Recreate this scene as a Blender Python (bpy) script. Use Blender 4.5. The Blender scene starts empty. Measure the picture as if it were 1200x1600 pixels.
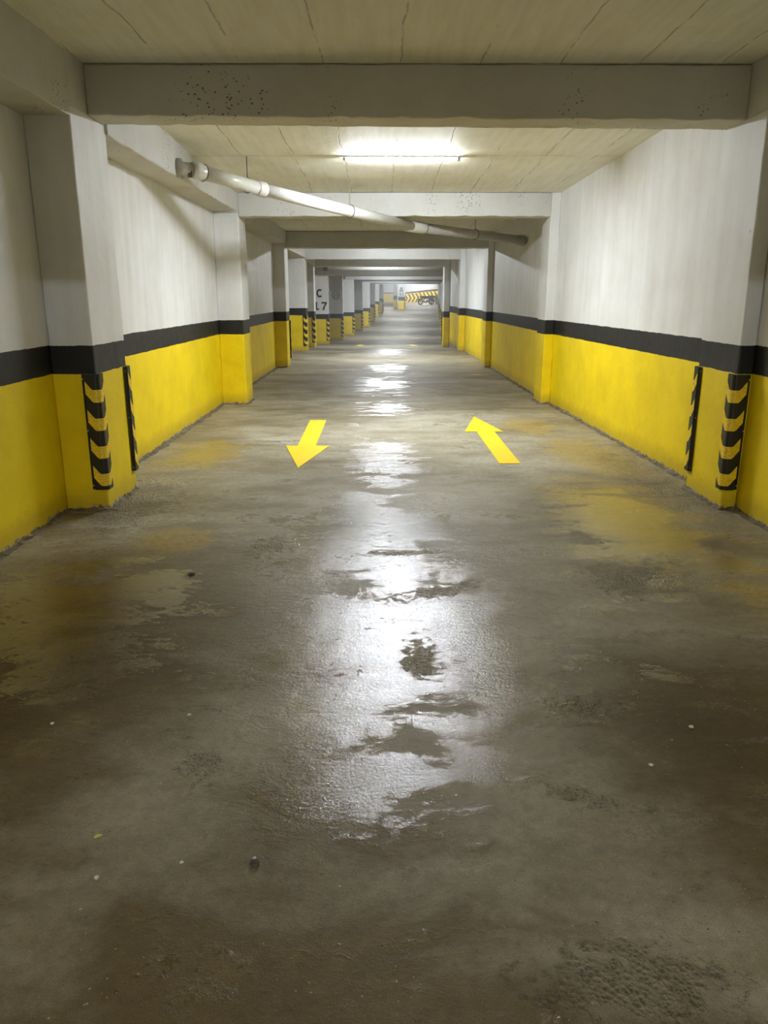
import bpy, bmesh, math, random
from mathutils import Vector, noise
random.seed(7)
S = bpy.context.scene
COL = S.collection

# ------------------------------------------------------------------ camera, world, exposure
FPX, VX, VY, CAM_H = 1210.0, 597.0, 462.0, 1.55
pitch = math.atan((800 - VY) / FPX)
yaw = math.atan((600 - VX) / math.hypot(FPX, 800 - VY))
cd = bpy.data.cameras.new('camera')
cd.sensor_fit = 'VERTICAL'
cd.sensor_height = 24.0
cd.lens = FPX / 1600 * 24.0
cd.clip_start, cd.clip_end = 0.05, 300
cam = bpy.data.objects.new('camera', cd)
COL.objects.link(cam)
cam.location = (0, 0, CAM_H)
cam.rotation_euler = (math.pi / 2 - pitch, 0, -yaw)
S.camera = cam
w = bpy.data.worlds.new('world')
S.world = w
w.use_nodes = True
w.node_tree.nodes['Background'].inputs[0].default_value = (0.02, 0.02, 0.02, 1)
w.node_tree.nodes['Background'].inputs[1].default_value = 0.3
S.view_settings.view_transform = 'Standard'
S.view_settings.look = 'None'
S.view_settings.gamma = 1.0
S.view_settings.use_curve_mapping = False
S.view_settings.exposure = 1.18
TUBE = 300.0            # radiance of a lit tube
HAZE = 0.008           # density of the haze in the far bays
HAZE_START = 14.0
S.cycles.max_bounces = 6
S.cycles.diffuse_bounces = 4
S.cycles.glossy_bounces = 2
S.cycles.volume_bounces = 0
S.cycles.adaptive_threshold = 0.015


# ------------------------------------------------------------------ node helpers
class NT:
    def __init__(s, name):
        s.m = bpy.data.materials.new(name)
        s.m.use_nodes = True
        s.t = s.m.node_tree
        s.b = s.t.nodes['Principled BSDF']
        s.out = s.t.nodes['Material Output']
        s.tc = s.t.nodes.new('ShaderNodeTexCoord')
        s.obj = s.tc.outputs['Object']

    def put(s, sock, v):
        if hasattr(v, 'is_output'):
            s.t.links.new(v, sock)
        elif isinstance(v, (tuple, list)) and len(v) == 3 and sock.type == 'RGBA':
            sock.default_value = (*v, 1)
        else:
            sock.default_value = v

    def math(s, op, a, b=0.0, c=0.0, clamp=False):
        n = s.t.nodes.new('ShaderNodeMath')
        n.operation = op
        n.use_clamp = clamp
        for i, v in enumerate((a, b, c)):
            s.put(n.inputs[i], v)
        return n.outputs[0]

    def mapping(s, scale=(1, 1, 1), loc=(0, 0, 0), rot=(0, 0, 0), src=None):
        n = s.t.nodes.new('ShaderNodeMapping')
        s.put(n.inputs[0], src or s.obj)
        n.inputs['Location'].default_value = loc
        n.inputs['Rotation'].default_value = rot
        n.inputs['Scale'].default_value = scale
        return n.outputs[0]

    def noise(s, scale, detail=4, rough=.55, dist=0.0, src=None):
        n = s.t.nodes.new('ShaderNodeTexNoise')
        s.put(n.inputs['Vector'], src or s.obj)
        n.inputs['Scale'].default_value = scale
        n.inputs['Detail'].default_value = detail
        n.inputs['Roughness'].default_value = rough
        n.inputs['Distortion'].default_value = dist
        return n.outputs[0]

    def voronoi(s, scale, feature='F1', src=None, rand=1.0):
        n = s.t.nodes.new('ShaderNodeTexVoronoi')
        n.feature = feature
        s.put(n.inputs['Vector'], src or s.obj)
        n.inputs['Scale'].default_value = scale
        n.inputs['Randomness'].default_value = rand
        return n.outputs['Distance'] if feature != 'N_SPHERE_RADIUS' else n.outputs[0]

    def ramp(s, fac, stops, interp='LINEAR'):
        n = s.t.nodes.new('ShaderNodeValToRGB')
        n.color_ramp.interpolation = interp
        e = n.color_ramp.elements
        while len(e) < len(stops):
            e.new(0.5)
        for i, (p, c) in enumerate(stops):
            e[i].position = p
            e[i].color = (*c, 1) if len(c) == 3 else c
        s.put(n.inputs[0], fac)
        return n.outputs[0]

    def step(s, v, lo, hi, a=0.0, b=1.0):
        n = s.t.nodes.new('ShaderNodeMapRange')
        n.interpolation_type = 'SMOOTHSTEP'
        s.put(n.inputs[0], v)
        s.put(n.inputs[1], lo)
        s.put(n.inputs[2], hi)
        s.put(n.inputs[3], a)
        s.put(n.inputs[4], b)
        return n.outputs[0]

    def mix(s, fac, a, b):
        n = s.t.nodes.new('ShaderNodeMix')
        n.data_type = 'RGBA'
        s.put(n.inputs[0], fac)
        s.put(n.inputs[6], a)
        s.put(n.inputs[7], b)
        return n.outputs[2]

    def mul(s, a, b, fac=1.0):
        n = s.t.nodes.new('ShaderNodeMix')
        n.data_type = 'RGBA'
        n.blend_type = 'MULTIPLY'
        s.put(n.inputs[0], fac)
        s.put(n.inputs[6], a)
        s.put(n.inputs[7], b)
        return n.outputs[2]

    def sep(s, v=None):
        n = s.t.nodes.new('ShaderNodeSeparateXYZ')
        s.put(n.inputs[0], v or s.obj)
        return n.outputs

    def bump(s, h, strength=.3, dist=.005, normal=None):
        n = s.t.nodes.new('ShaderNodeBump')
        n.inputs['Strength'].default_value = strength
        n.inputs['Distance'].default_value = dist
        s.put(n.inputs['Height'], h)
        if normal is not None:
            s.put(n.inputs['Normal'], normal)
        return n.outputs[0]

    def ellipse(s, cx, cy, rx, ry, rot=0.0, src=None):
        """1 in the middle of an ellipse on the floor, falling to 0 at its rim."""
        n = s.t.nodes.new('ShaderNodeVectorRotate')
        n.rotation_type = 'Z_AXIS'
        s.put(n.inputs['Vector'], src or s.obj)
        n.inputs['Center'].default_value = (cx, cy, 0)
        n.inputs['Angle'].default_value = -rot
        m = s.mapping(scale=(1 / rx, 1 / ry, 0), loc=(-cx / rx, -cy / ry, 0), src=n.outputs[0])
        g = s.t.nodes.new('ShaderNodeTexGradient')
        g.gradient_type = 'SPHERICAL'
        s.put(g.inputs[0], m)
        return g.outputs['Fac']

    def done(s, color=None, rough=.6, normal=None, spec=None, metallic=None, **kw):
        if color is not None:
            s.put(s.b.inputs['Base Color'], color)
        s.put(s.b.inputs['Roughness'], rough)
        if normal is not None:
            s.put(s.b.inputs['Normal'], normal)
        if spec is not None:
            s.put(s.b.inputs['Specular IOR Level'], spec)
        if metallic is not None:
            s.put(s.b.inputs['Metallic'], metallic)
        for k, v in kw.items():
            s.put(s.b.inputs[k.replace('_', ' ')], v)
        return s.m


def plain(name, color, rough=.5, metallic=0.0, bump=None, spec=.5, vary=.12):
    n = NT(name)
    k = n.noise(30, 4)
    c = n.mul(color, n.ramp(k, [(0.3, (1 - vary,) * 3), (0.7, (1 + vary,) * 3)]))
    nm = n.bump(n.noise(bump[0], 5), bump[1], .004) if bump else None
    return n.done(c, rough, nm, spec, metallic)


# ------------------------------------------------------------------ materials
WHITE = (0.80, 0.80, 0.80)
BLACK = (0.016, 0.015, 0.014)
YELLOW = (0.93, 0.70, 0.003)
CONC = (0.2, 0.17, 0.11)


def paint_bands(name, black_lo=1.01, black_hi=1.21):
    """white paint over a black stripe over a yellow dado, by height in the object's own space."""
    n = NT(name)
    x, y, z = n.sep()
    wob = n.math('MULTIPLY_ADD', n.noise(5, 3), .018, -.009)
    wob = n.math('ADD', wob, n.math('MULTIPLY_ADD', n.noise(45, 2), .006, -.003))
    zz = n.math('ADD', z, wob)
    streak = n.noise(1.0, 5, .6, src=n.mapping(scale=(6, 6, .5)))
    blotch = n.noise(2.2, 6, .6)
    white = n.mul(WHITE, n.ramp(streak, [(.3, (.9, .895, .885)), (.65, (1.0, 1.0, 1.0))]))
    white = n.mul(white, n.ramp(blotch, [(.3, (.92, .91, .88)), (.6, (1, 1, 1))]))
    yel = n.mul(YELLOW, n.ramp(blotch, [(.25, (.84, .8, .8)), (.6, (1, 1, 1))]))
    blk = n.mix(n.step(n.noise(6, 6, .7), .5, .8), BLACK, (.028, .026, .024))
    # scraped, dirty foot of the wall
    foot = n.math('ADD', n.math('MULTIPLY', n.noise(16, 6, .75), .15), n.math('MULTIPLY', n.noise(3, 3), .06))
    scr = n.step(n.math('SUBTRACT', zz, foot), -.085, -.075, 1, 0)
    dirt = n.step(n.math('SUBTRACT', zz, foot), -.06, .12, .55, 0)
    yel = n.mix(dirt, yel, (.46, .32, .02))
    yel = n.mix(scr, yel, n.ramp(n.noise(30, 3), [(.4, (.16, .13, .08)), (.6, (.5, .46, .33))]))
    c = n.mix(n.step(zz, black_lo - .002, black_lo + .002), yel, blk)
    c = n.mix(n.step(zz, black_hi - .002, black_hi + .002), c, white)
    pit = n.step(n.voronoi(2.3, src=n.mapping(scale=(1, 1, .8))), .012, .03, 1, 0)
    c = n.mix(n.math('MULTIPLY', pit, .6), c, (.1, .09, .07))
    h = n.math('ADD', n.noise(70, 5, .6), n.math('MULTIPLY', n.noise(9, 4), 2.2))
    h = n.math('SUBTRACT', h, n.math('MULTIPLY', scr, 1.5))
    rough = n.math('ADD', .46, n.math('MULTIPLY', n.noise(12), .2))
    return n.done(c, rough, n.bump(h, .3, .006), .35)


M_BANDS = paint_bands('painted_bands')
M_BANDS_FAR = paint_bands('painted_bands_far', .86, 1.2)


def ceiling_mat():
    n = NT('formwork_ceiling')
    x, y, z = n.sep()
    wx = n.math('ADD', x, n.math('MULTIPLY_ADD', n.noise(1.5, 3), .1, -.05))
    # board joints run away from the camera, half a metre apart, and across it every two metres
    def joints(v, period, off, width):
        f = n.math('FRACT', n.math('MULTIPLY', n.math('ADD', v, off), 1 / period))
        d = n.math('ABSOLUTE', n.math('SUBTRACT', f, .5))
        return n.step(d, .0, width / period, 1, 0)
    wy = n.math('ADD', y, n.math('MULTIPLY_ADD', n.noise(1.2, 3), .06, -.03))
    brk = n.step(n.noise(2.5, 4, .7), .42, .56)
    jl = n.math('MULTIPLY', joints(wx, .545, .14, .010), brk)
    jt = n.math('MULTIPLY', joints(wy, 3.12, 1.86, .014), n.step(n.noise(3, 4, .7), .36, .48))
    j = n.math('MAXIMUM', jl, jt)
    fl = n.math('FLOOR', n.math('MULTIPLY', n.math('ADD', wx, .14 + .2725), 1 / .545))
    board = n.noise(3.7, 0, src=n.mapping(scale=(1, 1, 1), src=None))
    big = n.noise(1.3, 6, .65)
    c = n.ramp(big, [(.25, (.80, .765, .62)), (.5, (.87, .845, .73)), (.8, (.89, .87, .78))])
    c = n.mul(c, n.ramp(n.noise(1, 5, .6, src=n.mapping(scale=(14, 1.2, 1))), [(.3, (.9, .89, .86)), (.6, (1, 1, 1))]))
    c = n.mix(n.math('MULTIPLY', j, .5), c, (.17, .14, .09))
    light = n.math('MULTIPLY', joints(wx, .545, .155, .012), n.step(n.noise(3.3, 4, .7), .53, .62))
    c = n.mix(n.math('MULTIPLY', light, .5), c, (.8, .77, .66))
    sp = n.math('MULTIPLY', n.step(n.voronoi(22), .05, .12, 1, 0), n.step(n.noise(1.8, 3), .58, .7))
    c = n.mix(n.math('MULTIPLY', sp, .55), c, (.09, .075, .05))
    h = n.math('ADD', n.noise(55, 6, .65), n.math('MULTIPLY', n.noise(7, 5, .6), 2.0))
    h = n.math('SUBTRACT', h, n.math('MULTIPLY', j, 1.2))
    return n.done(c, .7, n.bump(h, .45, .008), .3)


M_CEIL = ceiling_mat()


def beam_mat():
    n = NT('rough_painted_concrete')
    x, y, z = n.sep()
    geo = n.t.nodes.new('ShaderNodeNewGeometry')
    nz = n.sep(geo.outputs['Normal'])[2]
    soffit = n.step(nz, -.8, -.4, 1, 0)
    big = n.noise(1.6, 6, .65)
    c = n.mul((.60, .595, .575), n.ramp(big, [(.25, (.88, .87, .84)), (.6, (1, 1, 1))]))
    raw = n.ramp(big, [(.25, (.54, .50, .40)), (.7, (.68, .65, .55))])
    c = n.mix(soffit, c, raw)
    # blow holes in the cast face, in clusters
    cl = n.step(n.noise(2.1, 4, .6, src=n.mapping(loc=(3.3, 1, 0))), .53, .62)
    hol = n.math('MULTIPLY', n.step(n.voronoi(30, src=n.mapping(scale=(1, 1, 1.2))), .14, .27, 1, 0), cl)
    c = n.mix(n.math('MULTIPLY', hol, .9), c, (.05, .045, .035))
    edge = n.step(n.noise(20, 5, .7), .62, .7)
    h = n.math('ADD', n.noise(60, 5, .65), n.math('MULTIPLY', n.noise(8, 4), 2.0))
    h = n.math('SUBTRACT', h, n.math('MULTIPLY', hol, 2.0))
    c = n.mul(c, n.ramp(edge, [(0, (1, 1, 1)), (1, (.9, .89, .86))]))
    return n.done(c, .62, n.bump(h, .4, .006), .3)


M_BEAM = beam_mat()


def floor_mat():
    n = NT('wet_trowelled_concrete')
    big = n.noise(.8, 4, .6, .6, src=n.mapping(scale=(.55, 1.0, 1)))
    mid = n.noise(3.0, 6, .62, .4, src=n.mapping(scale=(.7, 1.2, 1), loc=(4, 2, 0)))
    warp = n.noise(9.0, 4, .6, 1.6)
    fine = n.noise(70, 3, .6)
    grain = n.noise(230, 2, .6)
    tone = n.math('ADD', n.math('MULTIPLY', big, .55), n.math('MULTIPLY', mid, .45))
    c = n.ramp(tone, [(.34, (.15, .118, .064)), (.45, (.26, .222, .142)), (.53, (.35, .312, .225)), (.66, (.52, .485, .39))])
    # rusty brown tracks to the left
    rust = n.math('MULTIPLY', n.ellipse(-1.7, 3.6, 1.3, 2.2), n.step(mid, .42, .6, 1, 0))
    c = n.mix(n.math('MULTIPLY', rust, .8, 0, True), c, (.16, .10, .022))
    # brown soaked stretch near the camera, its dim light darkened into the colour
    soak_dim = n.math('MAXIMUM', n.math('MAXIMUM', n.ellipse(-.2, 1.0, 1.6, 1.9), n.ellipse(1.4, 2.4, 1.2, 1.5)), n.math('MAXIMUM', n.ellipse(-1.5, 3.0, 1.4, 2.2), n.ellipse(0, -1.5, 4, 3.4)))
    soak_dim = n.step(n.math('MULTIPLY_ADD', n.math('SUBTRACT', mid, .5), 1.6, soak_dim), .05, .75)
    c = n.mul(c, n.ramp(soak_dim, [(0, (1, 1, 1)), (1, (.32, .255, .14))]))
    # pale dry scuffs
    scuff = n.math('MULTIPLY', n.step(n.noise(2.2, 7, .68, 1.2, src=n.mapping(scale=(.6, 1.3, 1), loc=(9, 4, 0))), .56, .72), n.step(fine, .35, .6))
    c = n.mix(n.math('MULTIPLY', scuff, .4), c, (.36, .325, .25))
    # yellow beside the dados: overspray, and their wet reflection painted into the colour
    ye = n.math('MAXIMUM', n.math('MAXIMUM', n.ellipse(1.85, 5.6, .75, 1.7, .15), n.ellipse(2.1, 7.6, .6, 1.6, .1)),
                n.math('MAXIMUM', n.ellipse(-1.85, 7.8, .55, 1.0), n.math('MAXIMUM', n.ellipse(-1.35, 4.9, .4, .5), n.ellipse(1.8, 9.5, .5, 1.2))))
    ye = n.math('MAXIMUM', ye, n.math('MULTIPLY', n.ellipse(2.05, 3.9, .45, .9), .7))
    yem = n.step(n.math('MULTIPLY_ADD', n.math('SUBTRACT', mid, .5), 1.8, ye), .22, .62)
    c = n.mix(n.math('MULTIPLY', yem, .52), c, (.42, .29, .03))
    # coarse gravelly patches
    gm = n.math('MAXIMUM', n.math('MAXIMUM', n.ellipse(1.5, 4.15, .6, .5, .3), n.ellipse(1.95, 3.25, .45, .25)),
                n.math('MAXIMUM', n.ellipse(.66, 2.14, .30, .09, -.35), n.ellipse(-.7, 4.75, .22, .35)))
    gm = n.math('MAXIMUM', gm, n.math('MAXIMUM', n.ellipse(.75, 2.72, .25, .12), n.ellipse(.55, 1.45, .4, .2)))
    gm = n.math('MAXIMUM', gm, n.math('MAXIMUM', n.ellipse(-1.95, 5.9, .6, 1.3), n.ellipse(2.35, 6.6, .5, 2.2)))
    gm = n.math('MAXIMUM', gm, n.math('MAXIMUM', n.math('MULTIPLY', n.ellipse(-.62, 2.33, .14, .16), 1.2), n.math('MAXIMUM', n.ellipse(.17, 3.15, .13, .3), n.math('MAXIMUM', n.ellipse(.3, 3.95, .45, .13, .4), n.ellipse(.12, 4.6, .4, .1, .1)))))
    gm = n.step(n.math('ADD', n.math('MULTIPLY_ADD', n.math('SUBTRACT', warp, .5), 2.2, gm), n.math('MULTIPLY', n.math('SUBTRACT', n.noise(26, 5, .7, .6), .5), 1.6)), .34, .72)
    gv = n.voronoi(75)
    c = n.mix(n.math('MULTIPLY', gm, n.step(gv, .15, .5, .75, .1)), c, (.085, .066, .042))
    # dark pits and pale chips
    pit = n.math('MULTIPLY', n.step(n.voronoi(26), .05, .11, 1, 0), n.step(n.noise(3, 3), .5, .6))
    chip = n.step(n.voronoi(8, src=n.mapping(loc=(5, 3, 1))), .024, .04, 1, 0)
    chip = n.math('MAXIMUM', chip, n.math('MULTIPLY', n.math('MULTIPLY', n.step(n.voronoi(34, src=n.mapping(loc=(1, 8, 1))), .06, .12, 1, 0), n.step(n.noise(2.6, 4), .47, .58)), .7))
    c = n.mul(c, n.ramp(n.noise(24, 6, .7, .5), [(.32, (.80, .79, .77)), (.66, (1.16, 1.16, 1.16))]))
    c = n.mix(n.math('MULTIPLY', pit, .7), c, (.03, .024, .014))
    c = n.mix(n.math('MULTIPLY', chip, .75), c, (.5, .46, .36))
    c = n.mul(c, n.ramp(grain, [(.3, (.72, .72, .72)), (.7, (1.18, 1.18, 1.18))]))
    # standing damp: where it lies the floor is darker and glossy
    wet = n.ellipse(.12, 3.25, .95, 1.35)
    for e in ((-.05, 4.9, .85, 1.6, 0), (.0, 7.4, .6, 1.6, 0), (-.0, 2.25, .38, .28, .3), (.36, 2.32, .2, .2, .3), (.05, 11.0, .6, 1.0, 0), (-.1, 14.2, .9, 1.9, 0), (.1, 17.5, .8, 1.5, 0),
              (1.7, 5.2, .8, 1.8, .1), (-1.7, 7.8, .7, 1.2, 0), (-1.6, 3.6, .8, 1.2, 0), (.05, 24, 1.6, 4, 0)):
        wet = n.math('MAXIMUM', wet, n.ellipse(*e))
    swirl = n.noise(11, 5, .68, 2.2, src=n.mapping(scale=(.7, 1.15, 1), loc=(2, 7, 0)))
    wmix = n.math('MULTIPLY_ADD', n.math('SUBTRACT', mid, .5), 2.4, wet)
    wmix = n.math('MULTIPLY_ADD', n.math('SUBTRACT', swirl, .5), 1.5, wmix)
    far_ = n.step(n.sep()[1], 5.5, 8.5)
    streaky = n.noise(1.0, 6, .65, .5, src=n.mapping(scale=(1.3, 3.2, 1), loc=(3, 1, 0)))
    wmix = n.math('ADD', wmix, n.math('MULTIPLY', n.math('MULTIPLY', n.math('SUBTRACT', streaky, .54), 3.4), far_))
    wm = n.step(wmix, .10, .62)
    # the film breaks over the grain: each grain top is either slick or dull
    salt = n.math('MULTIPLY_ADD', n.noise(95, 3, .7), .55, n.math('MULTIPLY', n.noise(32, 4, .72, 1.0), .45))
    gloss = n.step(n.math('ADD', n.math('SUBTRACT', salt, .5), n.math('MULTIPLY', n.math('SUBTRACT', wm, .5), .26)), -.05, .05)
    gloss = n.math('MULTIPLY', gloss, n.step(wm, .0, .35))
    c = n.mul(c, n.ramp(wm, [(0, (1, 1, 1)), (1, (.80, .79, .77))]))
    rough = n.math('ADD', n.step(gloss, 0, 1, .52, .15), n.math('MULTIPLY', far_, .06))
    rough = n.math('ADD', rough, n.math('MULTIPLY', gm, .10), 0, True)
    h = n.math('ADD', n.math('MULTIPLY', warp, .45), n.math('MULTIPLY', fine, .50))
    h = n.math('ADD', h, n.math('MULTIPLY', grain, .22))
    h = n.math('ADD', h, n.math('MULTIPLY', n.math('MULTIPLY', salt, .75), n.step(wm, 0, .5, .35, 1.0)))
    h = n.math('ADD', h, n.math('MULTIPLY', mid, 2.0))
    h = n.math('ADD', h, n.math('MULTIPLY', swirl, .5))
    h = n.math('SUBTRACT', h, n.math('MULTIPLY', pit, .5))
    h = n.math('ADD', h, n.math('MULTIPLY', n.math('MULTIPLY', gm, gv), 1.8))
    bn = n.t.nodes.new('ShaderNodeBump')
    bn.inputs['Distance'].default_value = .010
    n.put(bn.inputs['Strength'], n.math('ADD', n.step(wm, 0, 1, .42, .24), n.math('MULTIPLY', gm, .3)))
    n.put(bn.inputs['Height'], h)
    return n.done(c, rough, bn.outputs[0], n.step(gloss, 0, 1, .30, 1.0))


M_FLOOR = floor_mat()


def rubble_mat():
    n = NT('crumbled_mortar')
    c = n.ramp(n.noise(14, 6, .7), [(.3, (.06, .048, .03)), (.5, (.16, .13, .085)), (.7, (.3, .26, .19))])
    c = n.mix(n.step(n.noise(9, 4, .7), .62, .68), c, (.55, .4, .05))
    return n.done(c, .8, n.bump(n.noise(80, 6, .7), .8, .01), .3)


M_RUBBLE = rubble_mat()
M_RUBBER = plain('black_rubber', (.013, .013, .013), .38, bump=(120, .15))


def reflector_mat():
    n = NT('yellow_reflective_band')
    x, y, z = n.sep()
    rib = n.math('SINE', n.math('MULTIPLY', z, 420))
    cell = n.voronoi(140, src=n.mapping(scale=(1, 1, .7)))
    c = n.mul((.92, .64, .02), n.ramp(cell, [(0, (.62, .6, .5)), (.6, (1.1, 1.1, 1.1))]))
    return n.done(c, .3, n.bump(rib, .35, .002), .6)


M_REFL = reflector_mat()
M_SCREW = plain('screw_steel', (.55, .55, .53), .35, 1.0)
M_PVC = plain('white_pvc', (.66, .65, .60), .28, bump=(8, .04), vary=.08)
M_PVC_OLD = plain('grey_pvc', (.42, .40, .36), .35, bump=(8, .04), vary=.1)
M_CLAMP = plain('dull_clamp_steel', (.16, .14, .11), .5, .7)
M_RUST = plain('rusty_iron', (.13, .09, .06), .7, .3, bump=(40, .4))
M_FITTING = plain('white_fitting', (.8, .8, .78), .4)
M_ENDCAP = plain('grey_plastic', (.35, .35, .35), .45)
M_LETTER = plain('black_stencil_paint', (.018, .017, .016), .55, vary=.3)
M_LETTER_GREY = plain('grey_stencil_paint', (.045, .045, .045), .55, vary=.2)
M_LETTER_BLUE = plain('blue_grey_stencil_paint', (.012, .018, .03), .55, vary=.2)
M_STONE = plain('pale_stone', (.62, .58, .46), .7, bump=(90, .4))
M_DARKSTONE = plain('dark_stone', (.05, .042, .03), .7, bump=(90, .4))
M_LEAF = plain('yellowed_leaf', (.55, .5, .14), .6)


def arrow_mat():
    n = NT('yellow_road_paint')
    wear = n.math('MULTIPLY', n.step(n.noise(14, 7, .75), .60, .70), .5)
    c = n.mix(wear, (.95, .70, .015), (.55, .42, .10))
    c = n.mul(c, n.ramp(n.noise(90, 4), [(.3, (.88, .88, .88)), (.6, (1, 1, 1))]))
    return n.done(c, n.math('MULTIPLY_ADD', n.noise(30), .2, .35), n.bump(n.noise(90, 5), .3, .004), .4)


M_ARROW = arrow_mat()


def glow_mat():
    m = bpy.data.materials.new('lit_tube')
    m.use_nodes = True
    t = m.node_tree
    t.nodes.remove(t.nodes['Principled BSDF'])
    e = t.nodes.new('ShaderNodeEmission')
    e.inputs[0].default_value = (.88, .94, 1.0, 1)
    e.inputs[1].default_value = TUBE
    t.links.new(e.outputs[0], t.nodes['Material Output'].inputs[0])
    return m


M_GLOW = glow_mat()
M_FARWALL = plain('far_white_wall', (.72, .70, .72), .6, bump=(30, .15), vary=.05)
M_PANEL = plain('barrier_yellow', (.82, .55, .04), .5, bump=(30, .1))
M_STRIPE = plain('barrier_black', (.025, .022, .02), .5)
M_CAP = plain('barrier_cap', (.05, .035, .025), .5)
M_TYRE = plain('tyre', (.02, .02, .02), .7)
M_BIKE = plain('bike_paint', (.014, .016, .02), .3)
M_BIKE2 = plain('bike_olive_paint', (.13, .12, .06), .35)
M_CHROME = plain('bike_metal', (.5, .5, .5), .25, 1.0)


# ------------------------------------------------------------------ mesh helpers
def obj(name, bm, mat, parent=None, smooth=False, loc=None):
    bmesh.ops.recalc_face_normals(bm, faces=bm.faces)
    me = bpy.data.meshes.new(name)
    bm.to_mesh(me)
    bm.free()
    for m in (mat if isinstance(mat, (list, tuple)) else [mat]):
        me.materials.append(m)
    if smooth:
        for p in me.polygons:
            p.use_smooth = True
    o = bpy.data.objects.new(name, me)
    COL.objects.link(o)
    if parent is not None:
        o.parent = parent
    if loc is not None:
        o.location = loc
    return o


def empty(name, loc, label, cat, group=None, rotz=0.0):
    o = bpy.data.objects.new(name, None)
    o.empty_display_size = .2
    COL.objects.link(o)
    o.location = loc
    o.rotation_euler = (0, 0, rotz)
    return tag(o, label, cat, group)


def tag(o, label, cat, group=None):
    o['label'] = label
    o['category'] = cat
    if group:
        o['group'] = group
    return o


def struct(o):
    o['kind'] = 'structure'
    return o


def box(bm, x0, x1, y0, y1, z0, z1):
    v = [bm.verts.new((x, y, z)) for x in (x0, x1) for y in (y0, y1) for z in (z0, z1)]
    for f in ((0, 1, 3, 2), (4, 6, 7, 5), (0, 4, 5, 1), (2, 3, 7, 6), (0, 2, 6, 4), (1, 5, 7, 3)):
        bm.faces.new([v[i] for i in f])
    return v


def frame_of(d):
    d = Vector(d).normalized()
    up = Vector((0, 0, 1)) if abs(d.z) < .95 else Vector((1, 0, 0))
    a = d.cross(up).normalized()
    return a, a.cross(d).normalized()


def tube(bm, pts, r, seg=20, caps=True, radii=None):
    pts = [Vector(p) for p in pts]
    rings = []
    for i, p in enumerate(pts):
        if i == 0:
            d = pts[1] - pts[0]
        elif i == len(pts) - 1:
            d = pts[-1] - pts[-2]
        else:
            d = (pts[i + 1] - p).normalized() + (p - pts[i - 1]).normalized()
        a, b = frame_of(d)
        rr = radii[i] if radii else r
        rings.append([bm.verts.new(p + rr * (math.cos(t) * a + math.sin(t) * b))
                      for t in (2 * math.pi * k / seg for k in range(seg))])
    for r0, r1 in zip(rings, rings[1:]):
        for k in range(seg):
            bm.faces.new((r0[k], r0[(k + 1) % seg], r1[(k + 1) % seg], r1[k]))
    if caps:
        bm.faces.new(rings[0])
        bm.faces.new(rings[-1])


def torus(bm, c, axis, R, r, seg=28, sub=10, arc=2 * math.pi, a0=0.0):
    c = Vector(c)
    ax = Vector(axis).normalized()
    a, b = frame_of(ax)
    closed = arc > 6.28
    n = seg if closed else seg + 1
    rings = []
    for i in range(n):
        t = a0 + arc * i / seg
        rad = math.cos(t) * a + math.sin(t) * b
        rings.append([bm.verts.new(c + rad * (R + r * math.cos(u)) + ax * (r * math.sin(u)))
                      for u in (2 * math.pi * k / sub for k in range(sub))])
    for i in range(seg):
        p, q = rings[i], rings[(i + 1) % n]
        for k in range(sub):
            bm.faces.new((p[k], p[(k + 1) % sub], q[(k + 1) % sub], q[k]))
    if not closed:
        bm.faces.new(rings[0])
        bm.faces.new(rings[-1])


def prism(bm, poly, fn, t):
    """extrude the outline poly (u, v) by t; fn(u, v, d) gives the point."""
    a = [bm.verts.new(fn(u, v, 0)) for u, v in poly]
    b = [bm.verts.new(fn(u, v, t)) for u, v in poly]
    bm.faces.new(a)
    bm.faces.new(list(reversed(b)))
    k = len(poly)
    for i in range(k):
        bm.faces.new((a[i], b[i], b[(i + 1) % k], a[(i + 1) % k]))


def rough_box(bm, x0, x1, y0, y1, z0, z1, step=.12, amp=.004, seed=0.0, tilt=None, chip=.0):
    """a cast concrete block: subdivided, bevelled a little, its faces and arrises uneven."""
    b2 = bmesh.new()
    box(b2, x0, x1, y0, y1, z0, z1)
    bmesh.ops.bevel(b2, geom=list(b2.edges), offset=.012, segments=2, affect='EDGES', profile=.5)
    for ax, (lo, hi) in enumerate(((x0, x1), (y0, y1), (z0, z1))):
        k = int((hi - lo) / step)
        for i in range(1, k):
            co = [0, 0, 0]
            no = [0, 0, 0]
            co[ax] = lo + (hi - lo) * i / k
            no[ax] = 1
            bmesh.ops.bisect_plane(b2, geom=list(b2.verts) + list(b2.edges) + list(b2.faces), plane_co=co, plane_no=no)
    vm = {}
    for v in b2.verts:
        p = v.co.copy()
        q = noise.noise_vector(p * 3.1 + Vector((seed, 0, 0))) * amp + noise.noise_vector(p * 11 + Vector((seed, 5, 0))) * amp * .6
        if chip:
            lowz = max(0.0, 1 - (p.z - z0) / .06)
            q.z += max(0.0, noise.noise(Vector((p.x * 13, p.y * 13, seed))) - .05) * chip * lowz
        if tilt:
            q.z += tilt(p)
        vm[v] = bm.verts.new(p + q)
    for f in b2.faces:
        bm.faces.new([vm[v] for v in f.verts])
    b2.free()


def lerp_table(tab, y):
    if y <= tab[0][0]:
        return tab[0][1]
    for (a, va), (b, vb) in zip(tab, tab[1:]):
        if y <= b:
            return va + (vb - va) * (y - a) / (b - a)
    return tab[-1][1]


FLOOR_Z = [(-12, 0), (22.8, 0), (24.5, -.05), (27.5, -.18), (32.5, -.38), (37.5, -.48), (42.5, -.51), (47.5, -.48), (52.5, -.45),
           (57.5, -.27), (62.5, -.09), (67.5, .09), (72, .27), (80, .55), (86, .78), (92, .85)]


def fz(y):
    return lerp_table(FLOOR_Z, y)


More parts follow.
